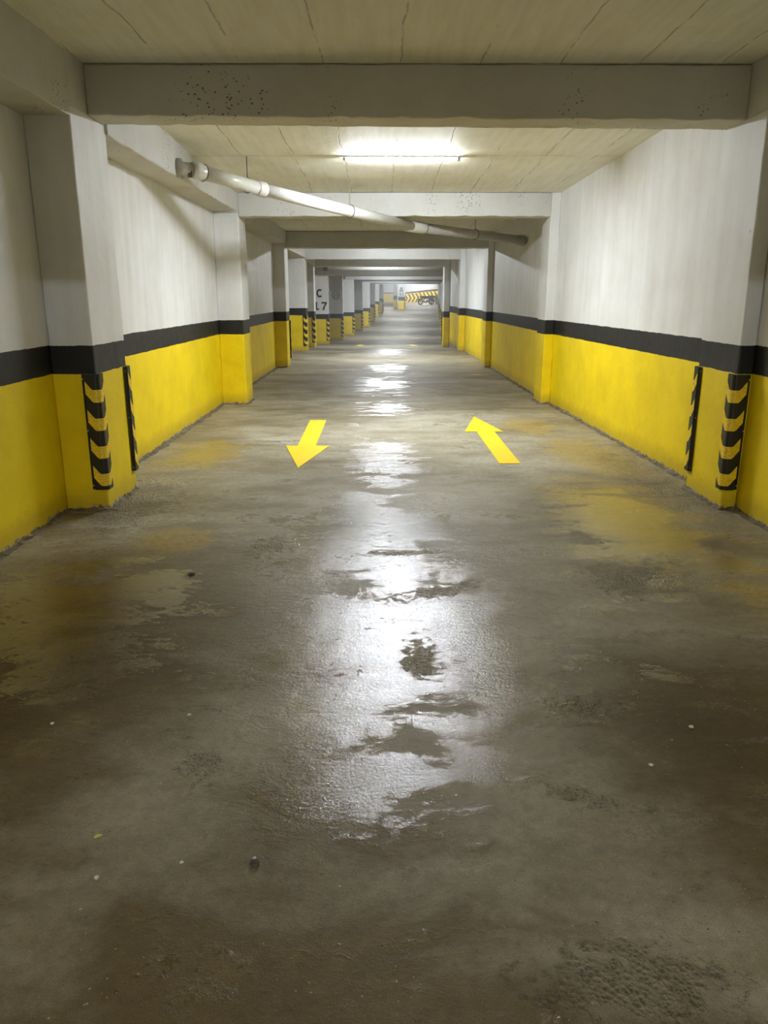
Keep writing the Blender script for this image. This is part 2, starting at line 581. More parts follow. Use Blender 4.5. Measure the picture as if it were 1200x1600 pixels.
# bay boundaries: (front of the cross beam, back, soffit height)
BEAMS = [(5.94, 6.25, 2.745), (11.5, 11.82, 2.612), (17.6, 17.95, 2.54), (22.8, 23.15, 2.53), (27.5, 27.85, 2.50), (32.5, 32.85, 2.34),
         (37.5, 37.85, 2.42), (42.5, 42.85, 2.36), (47.5, 47.85, 2.35), (52.5, 52.85, 2.36), (57.5, 57.85, 2.38), (62.5, 62.85, 2.42), (67.5, 67.85, 2.49)]
CEIL_Z = [(-12, 3.09), (6.1, 3.085), (11.5, 2.93), (12, 2.91), (17.6, 2.88), (22.8, 2.82), (27.5, 2.76), (32.5, 2.66), (42.5, 2.66), (57.5, 2.68), (67.5, 2.78), (72, 3.2), (92, 3.6)]


def cz(y):
    return lerp_table(CEIL_Z, y)


# ------------------------------------------------------------------ setting: floor, ceiling, walls
bm = bmesh.new()
ys = [-12 + .5 * i for i in range(0, 209)]
xs = [-9 + .5 * i for i in range(0, 37)]
grid = [[bm.verts.new((x, y, fz(y))) for x in xs] for y in ys]
for i in range(len(ys) - 1):
    for j in range(len(xs) - 1):
        bm.faces.new((grid[i][j], grid[i][j + 1], grid[i + 1][j + 1], grid[i + 1][j]))
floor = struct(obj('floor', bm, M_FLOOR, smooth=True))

bm = bmesh.new()
ys = [-12, -6, 0, 5.9, 8, 11.5, 12, 17.6, 22.8, 27.5, 32.5, 42.5, 57.5, 67.5, 72, 92]
lo = [[bm.verts.new((x, y, cz(y))) for x in (-9, 9)] for y in ys]
hi = [[bm.verts.new((x, y, cz(y) + .2)) for x in (-9, 9)] for y in ys]
for i in range(len(ys) - 1):
    bm.faces.new((lo[i][0], lo[i + 1][0], lo[i + 1][1], lo[i][1]))
    bm.faces.new((hi[i][0], hi[i][1], hi[i + 1][1], hi[i + 1][0]))
    for k in (0, 1):
        bm.faces.new((lo[i][k], hi[i][k], hi[i + 1][k], lo[i + 1][k]))
struct(obj('ceiling', bm, M_CEIL))


def wall_run(name, pts, side, mat, z1=3.3, thick=.2, z0=-.9):
    """a wall along pts; side = +1 puts the thickness to +x of the line."""
    bm = bmesh.new()
    for (xa, ya), (xb, yb) in zip(pts, pts[1:]):
        d = Vector((xb - xa, yb - ya, 0)).normalized()
        n_ = Vector((d.y, -d.x, 0)) * side * thick
        k = max(1, int(math.hypot(xb - xa, yb - ya) / .6))
        for i in range(k):
            pa = Vector((xa, ya, 0)).lerp(Vector((xb, yb, 0)), i / k)
            pb = Vector((xa, ya, 0)).lerp(Vector((xb, yb, 0)), (i + 1) / k)
            v = [bm.verts.new(Vector((q.x, q.y, z))) for z in (z0, z1) for q in (pa, pb, pb + n_, pa + n_)]
            bm.faces.new((v[0], v[1], v[5], v[4]))
            bm.faces.new((v[2], v[3], v[7], v[6]))
            bm.faces.new((v[4], v[5], v[6], v[7]))
            bm.faces.new((v[0], v[3], v[2], v[1]))
            if i == 0:
                bm.faces.new((v[0], v[4], v[7], v[3]))
            if i == k - 1:
                bm.faces.new((v[1], v[2], v[6], v[5]))
    bmesh.ops.remove_doubles(bm, verts=bm.verts, dist=.0005)
    return struct(obj(name, bm, mat))


wall_run('wall_left', [(-2.36, -12), (-2.36, 17.9), (-8.8, 17.9), (-8.8, 92)], -1, M_BANDS)
wall_run('wall_right', [(2.64, -12), (2.66, 6.3), (2.49, 11.5), (2.47, 12), (2.42, 17.6), (2.36, 22.8), (2.32, 28.0), (8.8, 28.0), (8.8, 92)], 1, M_BANDS)
wall_run('wall_front', [(-2.5, -11.8), (2.8, -11.8)], 1, M_BANDS)
o = wall_run('wall_back', [(-8.8, 0), (1.35, 0)], -1, paint_bands('painted_bands_low', .93, 1.02), z1=3.2, z0=-.8)
o.location = (0, 80.5, fz(80.5) + .25)
o = wall_run('wall_back_far', [(1.0, 90), (8.8, 90)], -1, M_FARWALL, z1=4.2, z0=0)


# ------------------------------------------------------------------ pillars
def pillar(x0, x1, y0, y1, ztop, label, group, mat=M_BANDS, step=.16, amp=.004):
    xc, yc = (x0 + x1) / 2, (y0 + y1) / 2
    base = fz(y0)
    bm = bmesh.new()
    rough_box(bm, x0 - xc, x1 - xc, y0 - yc, y1 - yc, -.06, ztop - base, step, amp, seed=y0 * 1.7 + x0)
    o = obj('concrete_pillar', bm, mat, loc=(xc, yc, base))
    o['kind'] = 'thing'
    return tag(o, label, 'pillar', group)


LG = 'pillars on the left of the driveway'
RG = 'pillars on the right of the driveway'
LP = {}
# inner corner x, y, width, depth, top
left = [
    ('a', -2.05, 5.6, .31, .70, 2.765, 'nearest pillar on the left wall, two striped rubber guards on it'),
    ('b', -2.00, 11.5, .36, .55, 2.66, 'second pillar on the left wall, brightly lit, below the pipe elbow, no guards'),
    ('c', -2.11, 17.6, .26, .60, 2.62, 'third pillar on the left wall, grey in shade, just before the bright white one'),
    ('d', -2.17, 22.8, .50, .60, 2.56, 'bright white and yellow pillar with one guard, left of the shaded pillar and C pillar'),
    ('e', -2.33, 27.5, .50, .60, 2.51, 'narrow shaded pillar between the bright white pillar and the C pillar'),
    ('f', -2.18, 32.5, .56, .60, 2.36, 'left pillar marked with a black C above L 7'),
    ('g', -1.84, 37.5, .62, .60, 2.44, 'shaded grey pillar with a round 20 mark on it'),
    ('h', -1.49, 42.5, .60, .60, 2.38, 'bright pillar just right of the shaded pillar with the round mark'),
    ('i', -1.16, 47.5, .53, .60, 2.37, 'shaded pillar between the two bright ones past the round 20 mark'),
    ('j', -.79, 52.5, .49, .60, 2.39, 'second bright pillar past the round 20 mark'),
    ('k', -.50, 57.5, .40, .60, 2.42, 'far shaded pillar left of the last slim bright pillar'),
    ('l', -.22, 62.5, .34, .60, 2.46, 'slim far bright pillar, last bright one of the left row'),
    ('m', .11, 67.5, .38, .60, 2.52, 'last shaded pillar of the left row, beside the far yellow dado wall'),
]
for key, x, y, wd, dp, top, lab in left:
    LP[key] = (x, y, wd, dp, pillar(x - wd, x, y, y + dp, top, lab, LG, step=.16 if y < 20 else .3))
RP = {}
right = [
    ('a', 2.54, 5.6, .115, .70, 2.74, 'nearest pillar on the right wall, two striped rubber guards on it'),
    ('b', 2.35, 11.5, .14, .55, 2.93, 'second pillar on the right wall, slim and brightly lit, no guards'),
    ('c', 2.29, 17.6, .13, .60, 2.88, 'third pillar on the right wall, its front dark, past the drain pipe end'),
    ('d', 2.20, 22.8, .16, .60, 2.82, 'fourth pillar on the right, bright yellow foot, past the bright bay'),
    ('e', 2.12, 27.5, .20, .60, 2.76, 'fifth pillar on the right, last one joined to the wall'),
    ('f', 2.54, 32.5, .50, .60, 2.42, 'first free standing pillar on the far right, edge only visible'),
    ('g', 2.88, 37.5, .50, .60, 2.44, 'second free standing pillar on the far right, a thin strip'),
    ('h', 3.20, 42.5, .50, .60, 2.38, 'third free standing pillar on the far right, a thin strip'),
    ('i', 3.52, 47.5, .50, .60, 2.37, 'fourth free standing pillar on the far right, a thin strip'),
    ('j', 3.84, 52.5, .50, .60, 2.39, 'fifth free standing pillar on the far right, a thin strip'),
    ('k', 4.13, 57.5, .50, .60, 2.42, 'sixth free standing pillar on the far right, a thin strip'),
    ('l', 4.43, 62.5, .50, .60, 2.46, 'seventh free standing pillar on the far right, a thin strip'),
    ('m', 4.73, 67.5, .50, .60, 2.52, 'last pillar of the far right row, in front of the chevron barrier'),
]
for key, x, y, wd, dp, top, lab in right:
    RP[key] = (x, y, wd, dp, pillar(x, x + wd, y, y + dp, top, lab, RG, step=.16 if y < 20 else .3))
colA = pillar(1.45, 2.07, 72, 72.6, 3.1, 'far free standing column marked A, in front of the chevron barrier', 'far columns', M_BANDS_FAR, .3)

pillar(1.05, 1.40, 74, 74.6, 3.2, 'slim pale column just left of and behind the column marked A', 'far columns', M_BANDS_FAR, .3)

# ------------------------------------------------------------------ beams
names = ['nearest', 'second', 'third', 'fourth', 'fifth', 'sixth', 'seventh', 'eighth', 'ninth', 'tenth', 'eleventh', 'twelfth', 'thirteenth']
desc = ['nearest cross beam under the ceiling, grey front with pitted holes', 'second cross beam, white front lit by the tube, drain pipe passing under it',
        'third cross beam, grey shaded front behind the drain pipe', 'fourth cross beam, bright white front beyond the shaded one',
        'fifth cross beam, thin dark strip above the far pipe', 'sixth cross beam, grey strip just behind the far pipe',
        'seventh cross beam, thin dark strip under the sixth', 'eighth cross beam, bright thin strip far down the aisle',
        'ninth cross beam, dark hairline past the bright strip', 'tenth cross beam, second bright thin strip in the distance',
        'eleventh cross beam, dark hairline far down the aisle', 'twelfth cross beam, last bright hairline', 'last cross beam, dark line above the far chevron barrier']
lx = [-2.05, -2.00, -2.11, -2.17, -2.33, -2.18, -1.84, -1.49, -1.16, -.79, -.5, -.22, .11]
rx = [2.55, 2.36, 2.30, 2.21, 2.14, 2.60, 2.95, 3.25, 3.6, 3.9, 4.2, 4.5, 4.8]
for i, (y0, y1, zb) in enumerate(BEAMS):
    bm = bmesh.new()
    ext = .0 if i < 5 else .45
    xa, xb = lx[i] - ext, rx[i] + ext
    tilt = (lambda p: .012 - .03 * (p.x + 2) / 4.5 if p.z < 2.9 else 0) if i == 0 else None
    rough_box(bm, xa, xb, y0, y1, zb, cz(y0) - .004, .07 if i < 2 else (.14 if i < 4 else .5), .004, seed=i * 3.3, tilt=tilt, chip=.02 if i < 4 else 0)
    o = tag(obj('cross_beam', bm, M_BEAM), desc[i], 'beam', 'cross beams under the ceiling')
    o['kind'] = 'thing'

# edge beams: along the left wall all the way, along the right wall in the nearest bay only
bm = bmesh.new()
segs = [(-12, 5.62, -2.05, 2.69), (5.6, 6.28, -2.05, 2.745), (6.28, 11.5, -2.03, 2.685), (11.5, 12.0, -2.0, 2.655), (12.0, 17.6, -2.06, 2.63), (17.6, 18.2, -2.11, 2.61), (18.2, 22.8, -2.14, 2.57), (22.8, 27.5, -2.25, 2.52)]
for i, (y0, y1, xi, zb) in enumerate(segs):
    rough_box(bm, -2.6, xi, y0, y1, zb, cz(y0) + .05, .12 if y0 > 5 else .3, .005, seed=40 + i, chip=.02)
struct(obj('beam_left', bm, M_BEAM))
bm = bmesh.new()
rough_box(bm, -2.05, 2.56, -.3, .02, 2.70, 3.08, .5, .004, seed=77)
struct(obj('beam_rear', bm, M_BEAM))
bm = bmesh.new()
rough_box(bm, 2.55, 2.9, -12, 6.27, 2.74, 3.15, .3, .005, seed=60)
struct(obj('beam_right', bm, M_BEAM))


# ------------------------------------------------------------------ rubble along the wall feet
def rubble(name, pts, side, wid, hgt, seed):
    bm = bmesh.new()
    P = [Vector((x, y, 0)) for x, y in pts]
    line = []
    for a, b in zip(P, P[1:]):
        k = max(2, int((b - a).length / .025))
        nn = Vector(((b - a).y, -(b - a).x, 0)).normalized() * side
        for i in range(k):
            line.append((a.lerp(b, i / k), nn))
    rows = []
    R = 7
    for i, (p, nn) in enumerate(line):
        s = p * 1.0
        wloc = wid * (.55 + .9 * abs(noise.noise(s * 2.3 + Vector((seed, 0, 0)))))
        hloc = hgt * (.35 + 1.3 * abs(noise.noise(s * 3.1 + Vector((0, seed, 0)))))
        row = []
        for j in range(R):
            t = j / (R - 1)
            q = p + nn * (wloc * t - .02)
            z = hloc * (1 - t) ** 1.6 + hgt * .45 * noise.noise(Vector((q.x * 23, q.y * 23, seed))) * (1 - t) ** .7
            q += Vector((noise.noise(q * 17), noise.noise(q * 19 + Vector((3, 0, 0))), 0)) * .01
            row.append(bm.verts.new((q.x, q.y, fz(q.y) + (z if j < R - 1 else -.012))))
        rows.append(row)
    for r0, r1 in zip(rows, rows[1:]):
        for j in range(R - 1):
            bm.faces.new((r0[j], r0[j + 1], r1[j + 1], r1[j]))
    o = obj(name, bm, M_RUBBLE)
    o['kind'] = 'stuff'
    return o


tag(rubble('mortar_crumbs', [(-2.36, 2.5), (-2.36, 5.6), (-2.05, 5.6), (-2.05, 6.3), (-2.36, 6.3), (-2.36, 11.5), (-2.0, 11.5), (-2.0, 12.05), (-2.36, 12.05), (-2.36, 17.6), (-2.11, 17.6)], 1, .11, .040, 1.0),
    'crumbled mortar and grit along the foot of the left wall', 'rubble')
tag(rubble('mortar_crumbs', [(2.65, 2.5), (2.655, 5.6), (2.54, 5.6), (2.54, 6.3), (2.655, 6.3), (2.49, 11.5), (2.35, 11.5), (2.35, 12.05), (2.47, 12.05), (2.42, 17.6), (2.29, 17.6)], -1, .10, .045, 5.0),
    'crumbled mortar and grit along the foot of the right wall', 'rubble')


# ------------------------------------------------------------------ corner guards
GH = .845          # guard height
G_T, G_W = .024, .100


def guard_section():
    """outer outline (u along the front face, v along the side face, corner at the origin)."""
    t = G_T
    pts = [(G_W, -.001), (G_W, -.008), (G_W - .014, -.009), (G_W - .024, -t)]
    r = .034
    cx, cy = r - t, r - t
    for i in range(9):
        a = math.radians(270 - 90 * i / 8)
        pts.append((cx + r * math.cos(a), cy + r * math.sin(a)))
    pts += [(-t, G_W - .024), (-.009, G_W - .014), (-.008, G_W), (-.001, G_W)]
    return pts


SEC = guard_section()


def guard_meshes(su, sv, full=True):
    """su, sv = the signs of x and y along which the two flanges run."""
    P = lambda u, v, z: (su * u, sv * v, z)
    bm = bmesh.new()
    outline = SEC + [(-.001, -.001)]
    a = [bm.verts.new(P(u, v, 0)) for u, v in outline]
    b = [bm.verts.new(P(u, v, GH)) for u, v in outline]
    k = len(outline)
    for i in range(k):
        bm.faces.new((a[i], a[(i + 1) % k], b[(i + 1) % k], b[i]))
    bm.faces.new(a)
    bm.faces.new(list(reversed(b)))
    bmesh.ops.recalc_face_normals(bm, faces=bm.faces)
    body = bpy.data.meshes.new('guard_body')
    bm.to_mesh(body)
    bm.free()
    body.materials.append(M_RUBBER)
    # reflective chevron: follows the outer skin from flange to flange, low at the corner
    skin = SEC[3:-3]
    skin = [(u, v) for u, v in skin]
    nn = len(skin)
    dists = [0]
    for p, q in zip(skin, skin[1:]):
        dists.append(dists[-1] + math.hypot(q[0] - p[0], q[1] - p[1]))
    L = dists[-1]

    def drop(s):
        e = min(s, L - s)
        flat = .048
        return .062 * min(1.0, e / flat)
    # denser sampling
    samp = []
    for (p, q), (d0, d1) in zip(zip(skin, skin[1:]), zip(dists, dists[1:])):
        m = max(1, int((d1 - d0) / .012))
        for i in range(m):
            t = i / m
            samp.append(((p[0] + (q[0] - p[0]) * t, p[1] + (q[1] - p[1]) * t), d0 + (d1 - d0) * t))
    samp.append((skin[-1], L))
    bm = bmesh.new()
    rows = []
    for i, ((u, v), s) in enumerate(samp):
        p, q = samp[max(0, i - 1)][0], samp[min(len(samp) - 1, i + 1)][0]
        d = Vector((q[0] - p[0], q[1] - p[1])).normalized()
        nrm = Vector((d.y, -d.x))
        if nrm.dot(Vector((u - .08, v - .08))) < 0:
            nrm = -nrm
        hgt = .090
        row = []
        for off, zz in ((-.002, 0), (.003, 0), (.003, hgt), (-.002, hgt)):
            row.append(bm.verts.new(P(u + nrm.x * off, v + nrm.y * off, zz - drop(s))))
        rows.append(row)
    for r0, r1 in zip(rows, rows[1:]):
        for j in range(4):
            bm.faces.new((r0[j], r0[(j + 1) % 4], r1[(j + 1) % 4], r1[j]))
    bm.faces.new(rows[0])
    bm.faces.new(rows[-1])
    bmesh.ops.recalc_face_normals(bm, faces=bm.faces)
    band = bpy.data.meshes.new('reflective_chevron')
    bm.to_mesh(band)
    bm.free()
    band.materials.append(M_REFL)
    bm = bmesh.new()
    tube(bm, [P(.093, -.0078, 0), P(.093, -.0125, 0)], .0055, 10)
    scr_u = bpy.data.meshes.new('screw')
    bmesh.ops.recalc_face_normals(bm, faces=bm.faces)
    bm.to_mesh(scr_u)
    bm.free()
    scr_u.materials.append(M_SCREW)
    bm = bmesh.new()
    tube(bm, [P(-.0078, .093, 0), P(-.0125, .093, 0)], .0055, 10)
    scr_v = bpy.data.meshes.new('screw')
    bmesh.ops.recalc_face_normals(bm, faces=bm.faces)
    bm.to_mesh(scr_v)
    bm.free()
    scr_v.materials.append(M_SCREW)
    return body, band, scr_u, scr_v


GM = {}


def child(name, me, parent, loc=(0, 0, 0)):
    o = bpy.data.objects.new(name, me)
    COL.objects.link(o)
    o.parent = parent
    o.location = loc
    return o


def guard(x, y, z, su, sv, label, near=True):
    key = (su, sv)
    if key not in GM:
        GM[key] = guard_meshes(su, sv)
    body, band, s_u, s_v = GM[key]
    t = empty('corner_guard', (x, y, z), label, 'corner guard', 'striped rubber guards on the pillar corners')
    child('rubber_body', body, t)
    for i in range(4):
        child('reflective_chevron', band, t, (0, 0, .092 + .205 * i))
    if near:
        for zz in (.03, GH * .52, GH - .035):
            child('screw', s_u, t, (0, 0, zz))
            child('screw', s_v, t, (0, 0, zz))
    return t


E_ = .004
x, y, wd, dp, _ = LP['a']
guard(x + E_, y - E_, .165, -1, 1, 'black and yellow rubber guard on the front corner of the nearest left pillar')
guard(x + E_, y + dp + E_, .165, -1, -1, 'black and yellow rubber guard on the back corner of the nearest left pillar')
x, y, wd, dp, _ = RP['a']
guard(x - E_, y - E_, .160, 1, 1, 'black and yellow rubber guard on the front corner of the nearest right pillar')
guard(x - E_, y + dp + E_, .160, 1, -1, 'black and yellow rubber guard on the back corner of the nearest right pillar')
x, y, wd, dp, _ = LP['c']
guard(x + E_, y + dp + E_, fz(y) + .165, -1, -1, 'dark rubber guard on the back edge of the third left pillar', False)
on = {'d': 'the bright white left pillar before the C pillar', 'e': 'the narrow shaded pillar left of the C pillar', 'f': 'the pillar marked C L 7', 'g': 'the shaded pillar with the round 20 mark',
      'h': 'the first bright pillar past the 20 mark', 'i': 'the shaded pillar between two bright ones past the 20 mark', 'j': 'the second bright pillar past the 20 mark',
      'k': 'the far shaded pillar before the last bright one', 'l': 'the last slim bright pillar of the left row', 'm': 'the last shaded pillar of the left row'}
for k, txt in on.items():
    x, y, wd, dp, _ = LP[k]
    guard(x + E_, y - E_, fz(y) + .165, -1, 1, 'striped guard on ' + txt, False)
x, y, wd, dp, _ = RP['e']
guard(x - E_, y + dp + E_, fz(y) + .165, 1, -1, 'dark guard on the back edge of the last right pillar joined to the wall', False)
onr = {'f': 'first', 'g': 'second', 'h': 'third', 'i': 'fourth', 'j': 'fifth', 'k': 'sixth', 'l': 'seventh', 'm': 'last'}
for k, txt in onr.items():
    x, y, wd, dp, _ = RP[k]
    guard(x - E_, y - E_, fz(y) + .165, 1, 1, 'striped guard on the corner of the %s free standing pillar at far right' % txt, False)
guard(2.07 + E_, 72 - E_, fz(72) + .05, -1, 1, 'striped guard on the right corner of the column marked A', False)


# ------------------------------------------------------------------ stencilled letters
def arc_poly(cx, cz_, ro_x, ro_z, ri_x, ri_z, a0, a1, k=24):
    A = [math.radians(a0 + (a1 - a0) * i / k) for i in range(k + 1)]
    return [(cx + ro_x * math.cos(a), cz_ + ro_z * math.sin(a)) for a in A] + [(cx + ri_x * math.cos(a), cz_ + ri_z * math.sin(a)) for a in reversed(A)]


def quads_ring(bm, cx, cz_, ro, ri, y, t, a0=0, a1=360, k=40):
    closed = a1 - a0 >= 360
    n = k if closed else k + 1
    V = []
    for i in range(n):
        a = math.radians(a0 + (a1 - a0) * i / k)
        V.append([bm.verts.new((cx + r[0] * math.cos(a), yy, cz_ + r[1] * math.sin(a))) for r, yy in ((ro, y), (ri, y), (ri, y - t), (ro, y - t))])
    for i in range(k):
        p, q = V[i], V[(i + 1) % n]
        for j in range(4):
            bm.faces.new((p[j], p[(j + 1) % 4], q[(j + 1) % 4], q[j]))
    if not closed:
        bm.faces.new(V[0])
        bm.faces.new(V[-1])


def lettering(parent, name, build, mat, yface, t=.004):
    bm = bmesh.new()
    build(bm, yface, t)
    return obj(name, bm, mat, parent)


def poly_at(bm, poly, y, t):
    prism(bm, poly, lambda u, v, d: (u, y - d, v), t)


def rect(bm, x0, x1, z0, z1, y, t):
    box(bm, x0, x1, y - t, y, z0, z1)


p = LP['f'][4]
x0 = p.location.x
zb = p.location.z
YF = -.302
L_ = lambda X: X - x0
lettering(p, 'painted_letter', lambda bm, y, t: quads_ring(bm, L_(-2.52), 1.645 - zb, (.135, .165), (.07, .095), y, t, 48, 312), M_LETTER, YF)
lettering(p, 'painted_letter', lambda bm, y, t: (rect(bm, L_(-2.70), L_(-2.63), .985 - zb, 1.305 - zb, y, t), rect(bm, L_(-2.63), L_(-2.555), .985 - zb, 1.05 - zb, y, t)), M_LETTER, YF)
lettering(p, 'painted_digit', lambda bm, y, t: (rect(bm, L_(-2.46), L_(-2.24), 1.235 - zb, 1.31 - zb, y, t),
          poly_at(bm, [(L_(-2.32), 1.235 - zb), (L_(-2.24), 1.235 - zb), (L_(-2.315), 1.10 - zb), (L_(-2.335), .985 - zb), (L_(-2.42), .985 - zb), (L_(-2.395), 1.10 - zb)], y, t)), M_LETTER, YF)
p = LP['g'][4]
x0 = p.location.x
zb = p.location.z
cx_, cz_ = -2.15 - x0, 1.555 - zb
lettering(p, 'painted_ring', lambda bm, y, t: quads_ring(bm, cx_, cz_, (.185, .185), (.155, .155), y, t), M_LETTER_GREY, YF)
def two(bm, y, t):
    quads_ring(bm, cx_ - .065, cz_ + .045, (.048, .045), (.024, .021), y, t, -30, 180, 16)
    poly_at(bm, [(cx_ - .115, cz_ - .065), (cx_ - .115, cz_ - .09), (cx_ - .02, cz_ - .09), (cx_ - .02, cz_ - .065), (cx_ - .075, cz_ - .065), (cx_ - .02, cz_ + .02), (cx_ - .046, cz_ + .032)], y, t)
lettering(p, 'painted_digit', two, M_LETTER_GREY, YF)
lettering(p, 'painted_digit', lambda bm, y, t: quads_ring(bm, cx_ + .062, cz_, (.05, .09), (.026, .064), y, t), M_LETTER_GREY, YF)
x0 = colA.location.x
zb = colA.location.z
def letter_a(bm, y, t):
    poly_at(bm, [(1.55 - x0, 1.84 - zb), (1.66 - x0, 1.84 - zb), (1.735 - x0, 2.27 - zb), (1.655 - x0, 2.27 - zb)], y, t)
    poly_at(bm, [(1.90 - x0, 1.84 - zb), (1.79 - x0, 1.84 - zb), (1.715 - x0, 2.27 - zb), (1.795 - x0, 2.27 - zb)], y - .0005, t)
    rect(bm, 1.64 - x0, 1.82 - x0, 1.95 - zb, 2.02 - zb, y - .001, t)
lettering(colA, 'painted_letter', letter_a, M_LETTER_BLUE, YF)
lettering(colA, 'painted_digit', lambda bm, y, t: (rect(bm, 1.60 - x0, 1.68 - x0, 1.53 - zb, 1.78 - zb, y, t), rect(bm, 1.54 - x0, 1.60 - x0, 1.70 - zb, 1.76 - zb, y, t)), M_LETTER_BLUE, YF)
lettering(colA, 'painted_digit', lambda bm, y, t: quads_ring(bm, 1.86 - x0, 1.655 - zb, (.10, .125), (.045, .065), y, t), M_LETTER_BLUE, YF)

# ------------------------------------------------------------------ lamps
def lamp(x, y, label, zt=None):
    z = cz(y) if zt is None else zt
    t = empty('ceiling_light', (x, y, z), label, 'ceiling light', 'tube lights on the ceiling')
    bm = bmesh.new()
    box(bm, -.63, .63, -.036, .036, -.018, .012)
    bmesh.ops.bevel(bm, geom=list(bm.edges), offset=.004, segments=1, affect='EDGES')
    obj('housing', bm, M_FITTING, t)
    def half(rx, rz, z0, xa, xb):
        bm = bmesh.new()
        prof = [(rx * math.cos(q), z0 - rz * math.sin(q)) for q in (math.pi * k / 10 for k in range(11))]
        va = [bm.verts.new((xa, u, v)) for u, v in prof]
        vb = [bm.verts.new((xb, u, v)) for u, v in prof]
        for i in range(10):
            bm.faces.new((va[i], va[i + 1], vb[i + 1], vb[i]))
        bm.faces.new(va)
        bm.faces.new(vb)
        bm.faces.new((va[0], vb[0], vb[10], va[10]))
        return bm
    obj('lit_diffuser', half(.030, .019, -.019, -.6, .6), M_GLOW, t)
    for s in (-1, 1):
        obj('end_cap', half(.034, .026, -.0185, min(s * .6, s * .632), max(s * .6, s * .632)), M_ENDCAP, t)
    return t


lamp(.21, 9.08, 'lit white tube light on the ceiling between the two nearest cross beams')
for x, y in ((.15, 20.3), (.15, 29.2), (.45, 40.0), (.9, 50.0), (1.5, 60.0), (1.7, 69.2), (.6, 76.0)):  # last two are added to brighten column A and the far yellow wall
    lamp(x, y, 'lit tube light on the ceiling further down the aisle, unseen behind a cross beam')
for x, y in ((3.6, 84.3), (5.2, 84.3), (4.4, 88.0)):  # unseen lamps added to brighten the barrier and the white wall behind
    lamp(x, y, 'added unseen tube light above the chevron barrier, hidden by the last cross beam')
lamp(.1, -2.3, 'lit tube light on the ceiling behind the camera')

# ------------------------------------------------------------------ drain pipes
P0, P1, P2, P3 = Vector((-2.02, 8.35, 2.77)), Vector((-.38, 10.5, 2.575)), Vector((.45, 11.9, 2.512)), Vector((2.40, 13.86, 2.45))
pr = .070
t = empty('drain_pipe', P0, 'white plastic drain pipe slanting under the ceiling from left beam to right wall', 'pipe')
L0 = lambda p_: Vector(p_) - P0
d01 = (P1 - P0).normalized()
e0 = P0 + Vector((.13, .04, -.01))
Pm = P0.lerp(P1, .42)
bm = bmesh.new()
tube(bm, [L0(e0 + d01 * .10), L0(Pm)], pr, 28)
obj('pipe_length', bm, M_PVC, t, True)
bm = bmesh.new()
tube(bm, [L0(Pm), L0(P1), L0(P2)], pr * .97, 28)
obj('pipe_length', bm, M_PVC, t, True)
bm = bmesh.new()
tube(bm, [L0(P2 - (P3 - P2).normalized() * .1), L0(P3)], pr, 28)
o = obj('pipe_length', bm, M_PVC_OLD, t, True)
bm = bmesh.new()
tube(bm, [L0(P0 - Vector((.02, 0, 0))), L0(P0 + Vector((.03, 0, 0))), L0(P0 + Vector((.03, 0, 0))), L0(e0)], pr, 24, radii=[.095, .095, .066, .066])
o = obj('stub', bm, M_PVC_OLD, t, True)
bm = bmesh.new()
tube(bm, [L0(e0 - Vector((.055, .01, 0))), L0(e0 - Vector((.012, .0, 0)))], .0715, 24)
o = obj('rubber_band', bm, M_RUST, t, True)
o['label'] = 'dark rusty band on the stub'
bm = bmesh.new()
tube(bm, [L0(e0), L0(e0 + Vector((.02, .012, 0))), L0(e0 + d01 * .10), L0(e0 + d01 * .14)], pr, 26, radii=[.08, .083, .083, .076])
obj('elbow_collar', bm, M_PVC, t, True)
bm = bmesh.new()
dm = d01
tube(bm, [L0(Pm - dm * .10), L0(Pm - dm * .07), L0(Pm + dm * .03), L0(Pm + dm * .04)], pr, 28, radii=[.078, .082, .082, .074])
obj('socket', bm, M_PVC, t, True)
d23 = (P3 - P2).normalized()
bm = bmesh.new()
tube(bm, [L0(P2 - d23 * .16), L0(P2 - d23 * .14), L0(P2 + d23 * .22), L0(P2 + d23 * .26)], pr, 28, radii=[.074, .081, .081, .073])
obj('socket', bm, M_PVC, t, True)
bm = bmesh.new()
tube(bm, [L0(P3 - d23 * .13), L0(P3 - d23 * .12), L0(P3 - d23 * .02)], pr, 28, radii=[.080, .088, .088])
tube(bm, [L0(P3 - d23 * .17), L0(P3 - d23 * .15)], .082, 28)
obj('wall_collar', bm, M_PVC_OLD, t, True)


def hanger(q, d, root, origin, top, r=.072):
    bm = bmesh.new()
    torus(bm, q - origin, d, r + .004, .005, 30, 6)
    c = obj('clamp', bm, M_CLAMP, root, True)
    bm = bmesh.new()
    tube(bm, [q - origin + Vector((0, 0, r)), Vector((q.x, q.y, top)) - origin], .005, 8)
    obj('hanger_rod', bm, M_CLAMP, c)


hanger(P0.lerp(P1, .34), d01, t, P0, cz(9.1) + .02)
hanger(P0.lerp(P1, .985), (P1 - P0).normalized(), t, P0, cz(10.5) + .02)
q = P2.lerp(P3, .52)
hanger(q, d23, t, P0, cz(q.y) + .02)
for f in (.42,):
    bm = bmesh.new()
    torus(bm, L0(Pm + dm * .035), dm, .079, .004, 30, 6)
    obj('seal_ring', bm, M_CLAMP, t, True)
bm = bmesh.new()
torus(bm, L0(e0 + d01 * .13), d01, .082, .004, 30, 6)
obj('seal_ring', bm, M_CLAMP, t, True)

